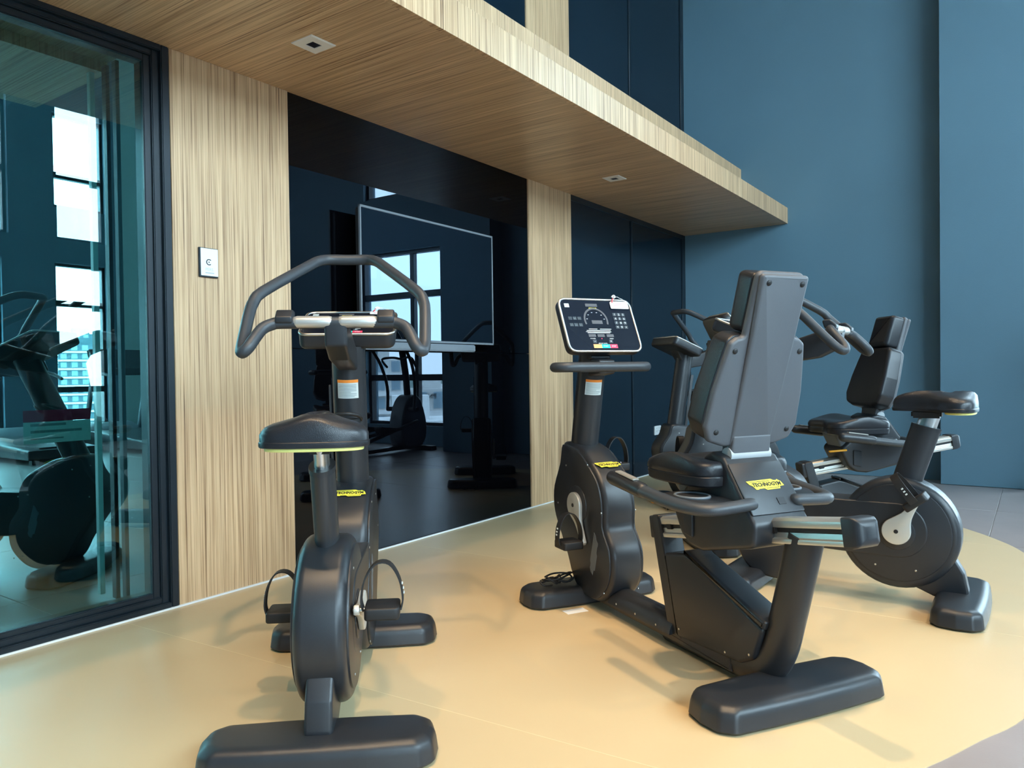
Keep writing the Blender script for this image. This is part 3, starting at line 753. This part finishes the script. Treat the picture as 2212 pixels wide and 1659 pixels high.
    # seat
    def seat():
        half = [(.145, 0), (.147, .10), (.155, .155), (.19, .185), (.27, .195), (.36, .198), (.44, .19), (.485, .165), (.500, .11), (.485, .05), (.475, 0)]
        O = spl(half+[(u, -v) for u, v in reversed(half[1:-1])], 3); c = Vector((.31, 0)); bm = bmesh.new(); R = []
        for z, s in ((.650, .86), (.650, .95), (.656, .985), (.682, 1.0), (.686, .985), (.690, 1.0), (.712, 1.0), (.724, .975), (.731, .92), (.733, .8), (.728, .5), (.722, .15)):
            ring = []
            for q in O:
                p = c+(q-c)*s; zz = z
                if z > .70: zz += .018*max(0, (.30-p.x)/.15)*0 + .030*math.exp(-((p.x-.31)/.09)**2)*(abs(p.y)/.2)**2-.012*max(0, (p.x-.4)/.1)
                ring.append((p.x, p.y, zz))
            R.append(ring)
        rings(bm, R); return bm2me(bm, 'seat', 'pad')
    st = mk('seat', shared('rseat', seat), root, (S, 0, dz)); st['label'] = 'black padded seat'
    slab('seat_support', rpoly(mv([(.24, .66), (.45, .66), (.40, .56), (.30, .55)]), .02), -.085, .085, 'plastic_grey', root, .015)
    # side handles: out from the carriage, then forward
    for s in (1, -1):
        P = spl([(.045+S, s*.09, .612+dz), (.045+S, s*.18, .607+dz), (.06+S, s*.235, .604+dz), (.11+S, s*.268, .605+dz), (.2+S, s*.285, .612+dz), (.32+S, s*.293, .628+dz), (.50+S, s*.297, .652+dz)], 4, False)
        hd = tube('side_handle', P, [.024]*6+[.0245]*(len(P)-6), 'bar_grip', root, 14, False, (.82, 1))
        tube('grip', [(.335+S, s*.2935, .630+dz), (.505+S, s*.297, .6525+dz)], .0262, 'plastic', hd, 14)
        box('pulse_sensor', (-.055, -.012, 0), (.060, .013, .006), 'sensor', hd, .002, loc=(.42+S, s*.2955, .6665+dz), rot=(0, rad(-7.6), 0))
        tr = slab_bm(rpoly([(.09, .10), (.28, .10), (.30, .17), (.29, .262), (.16, .262), (.09, .22)], .03, 4), .607, .622, .005, 2, None, 'z')
        if s < 0:
            for v in tr.verts: v.co.y *= -1
        for v in tr.verts: v.co.x += S; v.co.z += dz+(v.co.x-.2)*.04
        mk('tray', bm2me(tr, 'tray', 'plastic'), hd)
        rim = [(.205+S+.062*math.cos(2*PI*k/24), s*(.19+.050*math.sin(2*PI*k/24)), .6235+dz) for k in range(24)]
        tube('tray_rim', rim, .005, 'plastic_grey', hd, 8, True)
        wl_ = bm2me(lathe_bm([(.001, 0), (.055, 0), (.056, .0015), (.001, .0015)], 24), 'tray_well', 'rubber'); o = mk('tray_well', wl_, hd, (.205+S, s*.19, .6225+dz)); o.scale = (1.05, .85, 1)
    # front housing, column, bar, console
    h, P = housing(root, 0, 1.0)
    logo(h, (1.035, 0, .622), (0, -1, 0), (.80, 0, .60), .125)
    logo(h, (1.018, .0850, .245), (.25, 0, -.95), (.95, 0, .25), .185, 'plastic_grey', 'silver')
    pts = [(1.262, .60), (1.067, .622), (.955, .432), (.94, .098), (1.345, .417)]
    screws(h, pts, .0842, 1); screws(h, pts, .0842, -1)
    slab('hub_cover', [(1.163+.085*math.cos(2*PI*k/40), .435+.085*math.sin(2*PI*k/40)) for k in range(40)], -.088, .088, 'plastic', h, .003, 2)
    cb, ct = Vector((1.245, 0, .655)), Vector((1.150, 0, 1.13))
    cyl('column', cb, ct, .062, 'tube_paint', root, 28)
    add_label(root, ct, cb, .062, -.22, .585, .728)
    hbP = [(1.16, .185, 1.045), (1.11, .214, 1.045), (1.065, .222, 1.045), (1.035, .19, 1.045), (1.03, .14, 1.045), (1.03, 0, 1.045)]
    full = hbP+[(a_, -b_, c_) for a_, b_, c_ in reversed(hbP[:-1])]
    tube('handlebar', spl(full, 3, False), .0215, 'bar_grip', root, 14)
    slab('bar_bracket', rpoly([(1.03, 1.075), (1.16, 1.09), (1.17, 1.0), (1.03, 1.015)], .012), -.04, .04, 'plastic', root, .008)
    slab('console_mount', rpoly([(1.08, 1.08), (1.20, 1.08), (1.19, 1.20), (1.11, 1.20)], .01), -.05, .05, 'plastic', root, .008)
    console_part(root, (1.088, 0, 1.228), rad(64), .365, .262, .045, 'recumbent')
    add_cranks(root, 1.163, .435, .088, crank)
    return root

B1 = upright_bike('upright_bike', (1.576, 1.321, .0022), 131, -17, 'black upright exercise bike standing before the wide light wood wall panel')
R1 = recumbent('recumbent_bike', (2.507, 2.353, .0022), 149, 243, 'recumbent exercise bike with grey seat back, between the two front upright bikes')
B4 = upright_bike('upright_bike', (2.88, 3.655, .0022), 180, 120, 'upright exercise bike standing side-on behind the front recumbent, its rear foot at the oval edge', 0., 38)
R2 = recumbent('recumbent_bike', (2.50, 5.0, .0022), 219, 200, 'recumbent exercise bike with black seat back, standing in front of the blue wall', .04)
BG = upright_bike('upright_bike', (-1.76, 1.45, 0), 30, 100, 'dark exercise bike standing behind the green tinted glass', .2)
B3 = upright_bike('upright_bike', (1.44, 6.05, .0022), 234.4, 60, 'upright exercise bike next to the navy wall panels and the power socket')

# ------------------------------------------------------------------ cords and tags
def cord(root, seed, loc, rz, n=26):
    rnd = random.Random(seed); P = []
    for k in range(n):
        a = k*1.15; r = .022+.012*rnd.random()
        P.append((.045*math.cos(k*.33)+r*math.cos(a)*1.5, r*math.sin(a), .008+.034*rnd.random()))
    P += [(.08, .01, .02), (.10, .02, .03), (.105, .035, .022), (.085, .04, .01), (.05, .03, .006)]
    o = tube('power_cord', spl(P, 4, False), .0042, 'rubber', root, 8, loc=loc, rot=(0, 0, rz)); o['label'] = 'bundled black power cord'
def loc_of(root, u, v, z):
    a = root.rotation_euler.z; return (root.location.x+u*math.cos(a)-v*math.sin(a), root.location.y+u*math.sin(a)+v*math.cos(a), z)
cord(R1, 3, (1.21, .155, .081), rad(90))
cord(B1, 5, (.98, .10, .0815), rad(-90)); cord(B4, 8, (1.03, .16, .002), rad(20)); cord(B3, 11, (1.03, .12, .002), rad(-110))
# paper label on the floor under the recumbent's front foot
o = box('paper_slip', (-.05, -.025, 0), (.05, .025, .0012), 'paper', None, loc=loc_of(R1, 1.06, .155, .0024), rot=(0, 0, rad(60))); tag(o, 'small white paper slip on the floor under the front recumbent bike', 'paper')
# paper tags hung on the consoles
def ctag(root, cpos, tilt, w, h, label, z=.006):
    y = Vector((math.cos(tilt), 0, math.sin(tilt))); x = Vector((0, -1, 0)); n = x.cross(y)
    t = empty('paper_tag', loc_of(root, 0, 0, root.location.z), root.rotation_euler.z); tag(t, label, 'tag', 'paper tags on the consoles')
    b = mk('card', bm2me(slab_bm(rpoly([(-.047, -.019), (.047, -.019), (.047, .019), (-.040, .019), (-.047, .012)], .004, 2), 0, .0008, .0003, 1, None, 'z'), 'card', 'paper'), t)
    on_face(b, Vector(cpos)+x*w*.335+y*h*.385+n*z, x, y)
    for k in range(3): box('print_line', (-.03, -.010+k*.008, .0008), (.032-.01*k, -.0085+k*.008, .0011), 'pinkred', b)
    s = tube('string', spl([(-.035, .012, .001), (-.025, .028, .004), (-.005, .04, .006), (.01, .034, .004), (.025, .03, .003)], 4, False), .0012, 'white', t, 6); on_face(s, Vector(cpos)+x*w*.335+y*h*.385+n*z, x, y)
    r = tube('ribbon', [(-.035, .012, .002), (-.026, .032, .004)], .003, 'red', t, 6, sec=(.4, 1)); on_face(r, Vector(cpos)+x*w*.335+y*h*.385+n*z, x, y)
    k_ = mk('knot', bm2me(tube_bm(spl([(-.03, .04, .005), (-.02, .046, .008), (-.012, .042, .004), (-.02, .038, .005)], 3, True), .003, 8, True), 'knot', 'white', True, 70), t); on_face(k_, Vector(cpos)+x*w*.335+y*h*.385+n*z, x, y)
ctag(R1, (1.088, 0, 1.228), rad(64), .365, .262, 'white paper tag tied to the console of the front recumbent bike')
ctag(B1, (.885, 0, 1.222), rad(23), .350, .255, 'white paper tag tied to the console of the upright bike by the wood panel', .009)

# ------------------------------------------------------------------ wall things
tv = empty('television', (0, 0, 0)); tag(tv, 'large flat television with thin silver edge on the black mirror', 'television')
TY0, TY1, TZ0, TZ1, TX = 2.885, 4.130, 1.215, 1.958, .092
box('housing', (.045, TY0+.01, TZ0+.01), (.084, TY1-.01, TZ1-.01), 'rubber', tv, .006)
box('screen', (.083, TY0+.012, TZ0+.014), (TX, TY1-.012, TZ1-.014), 'tv_screen', tv, .0005, 1)
for lo, hi in (((.08, TY0, TZ1-.014), (TX+.003, TY1, TZ1)), ((.08, TY0, TZ0), (TX+.003, TY1, TZ0+.014)), ((.08, TY0, TZ0), (TX+.003, TY0+.012, TZ1)), ((.08, TY1-.012, TZ0), (TX+.003, TY1, TZ1))):
    box('bezel', lo, hi, 'plastic_grey', tv, .002, 1)
box('sound_bar', (.05, TY0+.02, TZ0-.05), (.105, TY1-.22, TZ0-.004), 'plastic_grey', tv, .006)
box('wall_bracket', (-.004, 3.2, 1.35), (.046, 3.8, 1.8), 'rubber', tv, .004)
_c = Vector((.07, 3.5, 0)); tv.rotation_euler.z = rad(1.0); tv.location = _c-Matrix.Rotation(rad(1.0), 3, 'Z') @ _c+Vector((.014, 0, 0))
pq = empty('wall_plaque', (.0, 2.040, 1.553)); tag(pq, 'small white plaque with dark edge on the light wood panel', 'sign')
box('back', (0, -.048, -.068), (.010, .048, .068), 'navy_frame', pq, .002, 1)
box('face', (.010, -.041, -.061), (.013, .047, .065), 'white', pq, .002, 1)
def facing(o, y, z, x=.0131): return on_face(o, (x, y, z), (0, 1, 0), (0, 0, 1))
ring = [(.0125*math.cos(rad(50+a)), .0125*math.sin(rad(50+a)), .0004) for a in range(0, 261, 15)]
facing(mk('ring_mark', bm2me(tube_bm(ring, .0022, 8), 'ring_mark', 'navy_frame', True, 70), pq), .0, .002)
facing(mk('dot_mark', bm2me(lathe_bm([(.0005, 0), (.003, 0), (.003, .0006), (.0005, .0006)], 10), 'dot', 'navy_frame'), pq), .0, .002)
facing(mk('lettering', text_me('PERS.', .019, 'hinge_plastic', .0003), pq), .003, -.032)
box('bar_mark', (.0131, -.019, -.050), (.0136, .025, -.045), 'hinge_plastic', pq)
sk = empty('power_socket', (-.004, 7.02, .425)); tag(sk, 'white double power socket low on the navy wall panel', 'socket')
box('plate', (0, -.075, -.045), (.010, .075, .045), 'socket_white', sk, .003, 2)
for s in (-1, 1):
    box('switch', (.010, s*.058-.006, .012), (.013, s*.058+.006, .032), 'white', sk, .001, 1)
    for dy, dz in ((0, .02), (-.011, -.006), (.011, -.006)): box('pin_slot', (.0095, s*.03+dy-.003, dz-.004), (.0103, s*.03+dy+.003, dz+.004), 'ink', sk)
# notice on the back of the glass
nt_ = empty('glass_notice', (-.0475, 1.40, .83)); tag(nt_, 'red and white notice stuck on the green glass door', 'sign')
box('red_band', (-.0006, -.125, .03), (0, .125, .075), 'sticker_red', nt_)
box('white_band', (-.0006, -.125, -.055), (0, .125, .029), 'paper_grey', nt_)
for k, (a, b) in enumerate(((-.10, .03), (-.10, .09), (-.10, .02))): box('print_line', (-.0002, a, -.0+.012-k*.026), (.0003, b, .010+.012-k*.026-(.004 if k == 2 else 0)), 'ink_grey', nt_)

# ------------------------------------------------------------------ machines seen only in the mirrors
def elliptical(loc, rz, label):
    r = empty('elliptical_trainer', loc, rz); tag(r, label, 'elliptical')
    slab('base_frame', rpoly([(-.95, .03), (.55, .03), (.55, .09), (-.95, .07)], .01), -.05, .05, 'plastic', r, .012)
    slab('flywheel_housing', spl([(.10, .08), (.30, .05), (.50, .10), (.56, .30), (.50, .55), (.40, .72), (.25, .74), (.12, .60), (.05, .32)], 3), -.12, .12, 'plastic_grey', r, .03)
    for u in (-.9, .5): slab('foot', rpoly([(u-.06, .0), (u+.06, .0), (u+.05, .06), (u-.05, .06)], .01), -.28, .28, 'plastic', r, .01)
    tube('mast', spl([(.30, 0, .70), (.27, 0, 1.0), (.20, 0, 1.35)], 4, False), .045, 'tube_paint', r, 14)
    box('console', (.10, -.17, 1.36), (.16, .17, 1.60), 'plastic', r, .02)
    for s in (1, -1):
        tube('arm', spl([(.16, s*.23, .56), (.17, s*.24, .85), (.08, s*.27, 1.15), (-.12, s*.29, 1.42), (-.22, s*.28, 1.55)], 4, False), .021, 'plastic', r, 12)
        cyl('pivot', (.19, s*.10, .56), (.19, s*.26, .56), .03, 'plastic', r, 14)
        tube('pedal_beam', [(.28, s*.17, .34+.06*s), (-.75, s*.17, .17)], .024, 'plastic', r, 10)
        slab('pedal', rpoly([(-.42, .27), (-.08, .31), (-.08, .34), (-.42, .33), (-.44, .38), (-.46, .36)], .008), s*.17-.07, s*.17+.07, 'rubber', r, .008)
    tube('fixed_bar', spl([(.18, .25, 1.12), (.10, .26, 1.22), (.16, .12, 1.24), (.2, 0, 1.22), (.16, -.12, 1.24), (.10, -.26, 1.22), (.18, -.25, 1.12)], 4, False), .016, 'bar_grip', r, 10)
    return r
elliptical((3.72, 7.08, 0), rad(88), 'grey elliptical trainer by the end window, reflected in the black mirror')
def treadmill(loc, rz, label):
    r = empty('treadmill', loc, rz); tag(r, label, 'treadmill', 'treadmills along the far windows')
    slab('deck', rpoly([(-1.0, .06), (.95, .06), (1.0, .24), (.55, .26), (-1.0, .18)], .03), -.40, .40, 'plastic', r, .02)
    box('belt', (-.95, -.26, .17), (.5, .26, .205), 'rubber', r, .01)
    slab('motor_hood', spl([(.5, .2), (.95, .18), (1.02, .26), (.85, .36), (.6, .30)], 3), -.38, .38, 'plastic_grey', r, .03)
    for s in (1, -1):
        tube('upright', [(.62, s*.39, .2), (.36, s*.39, 1.12)], .035, 'plastic_grey', r, 12, sec=(1.4, .8))
        tube('handrail', spl([(.42, s*.37, 1.12), (.10, s*.37, 1.08), (-.15, s*.36, 1.02)], 4, False), .022, 'bar_grip', r, 12)
        for u in (-.9, .8): box('foot', (u-.05, s*.3-.04, 0), (u+.05, s*.3+.04, .07), 'rubber', r, .01)
    slab('console', rpoly([(.28, 1.05), (.46, 1.12), (.58, 1.42), (.50, 1.44), (.26, 1.16)], .02), -.38, .38, 'plastic', r, .02)
    return r
treadmill((-7.5, 5.7, 0), rad(180), 'treadmill facing the narrow window in the room behind the green glass')
treadmill((-7.5, 4.3, 0), rad(180), 'treadmill facing the wide window in the room behind the green glass')

# ------------------------------------------------------------------ city outside the windows
def building(x, y, w, d, z0, z1, rz, kind, label, nf=0, text=None, tz=0, ts=2):
    b = empty('city_building', (x, y, 0), rz); tag(b, label, 'building', 'buildings outside the windows')
    box('block', (-w/2, -d/2, z0), (w/2, d/2, z1), kind, b)
    if nf:
        st = (z1-max(z0, -45))/nf; bm = bmesh.new(); b2 = bmesh.new()
        for k in range(nf):
            z = z1-st*(k+1)
            box_bm((-w/2-.35, -d/2-.6, z), (w/2+.35, d/2+.35, z+st*.22), bm=bm)
            n = max(3, int(w/2.6))
            for j in range(n):
                xx = -w/2+w*(j+.5)/n; box_bm((xx-w/n*.28, -d/2-.12, z+st*.32), (xx+w/n*.28, -d/2+.05, z+st*.9), bm=b2)
        o = mk('floor_slabs', bm2me(bm, 'slabs', 'tower_white', False), b); o['kind'] = 'stuff'
        o = mk('window_rows', bm2me(b2, 'windows', 'tower_glass', False), b); o['kind'] = 'stuff'
    box('roof_box', (-w*.2, -d*.2, z1), (w*.15, d*.2, z1+2.2), kind, b)
    if text: on_face(mk('lettering', text_me(text, ts, 'navy_frame', .1), b), (0, -d/2-.25, tz), (1, 0, 0), (0, 0, 1))
R45 = rad(-45)
building(88.8, 91.9, 7.5, 7.5, -60, 3.4, R45, 'concrete', 'tall apartment tower with balcony slabs outside the end window', 16)
building(44.9, 51.5, 9.5, 8, -60, -3.2, R45, 'tower_white', 'white low block with roof lettering outside the end window', 5, 'CAPITOL', -4.0, .9)
building(96.2, 112.4, 12, 12, -60, -2.0, R45, 'concrete', 'pale office block with roof lettering outside the end window', 8, 'PNB', -3.4, 1.3)
building(64, 77, 9, 9, -60, -8.5, R45, 'tower_white', 'small white building with flat roof below the end window', 4)
building(-238, 114, 14, 14, -60, 11, rad(65), 'tower_dark', 'slim dark glass tower outside the window behind the green glass', 22)
building(-272, 129, 16, 16, -60, 16, rad(65), 'tower_dark', 'tallest dark glass tower outside the window behind the green glass', 24)
building(-316, 166, 20, 16, -60, -4, rad(65), 'tower_dark', 'broad dark block beside the glass towers', 18)
building(-134, 62, 24, 14, -60, -9.5, rad(65), 'concrete', 'long low building in front of the dark glass towers', 5)
for a, D, w, z1, kd, lb_ in ((37, 250, 20, -12, 'concrete', 'distant low grey building beside the lettered office block'), (40, 330, 16, -6, 'tower_white', 'distant slim white building behind the lettered office block'), (48, 280, 22, -16, 'concrete', 'distant broad grey building beyond the apartment tower'), (51, 240, 14, -9, 'tower_white', 'distant white building near the apartment tower')):
    a = rad(a); building(D*math.sin(a), D*math.cos(a), w, 14, -60, z1, -a, kd, lb_, 10)
struct(box('ground', (-1500, -900, -61), (1500, 1500, -60), 'ground_city'))
bm = bmesh.new(); R = []
for j in range(6):
    r = []
    for k in range(60):
        a = rad(-100+200*k/59); D = 900+j*70
        hgt = [0, .4, .75, 1, .8, 0][j]*(52+14*math.sin(k*.5)+9*math.sin(k*1.3+1)+5*math.sin(k*2.9))
        r.append((D*math.sin(a), D*math.cos(a), -60+hgt))
    R.append(r)
rings(bm, R, closed=False, cap0=False, cap1=False); struct(mk('hills', bm2me(bm, 'hills', 'hill_green', True, 80)))
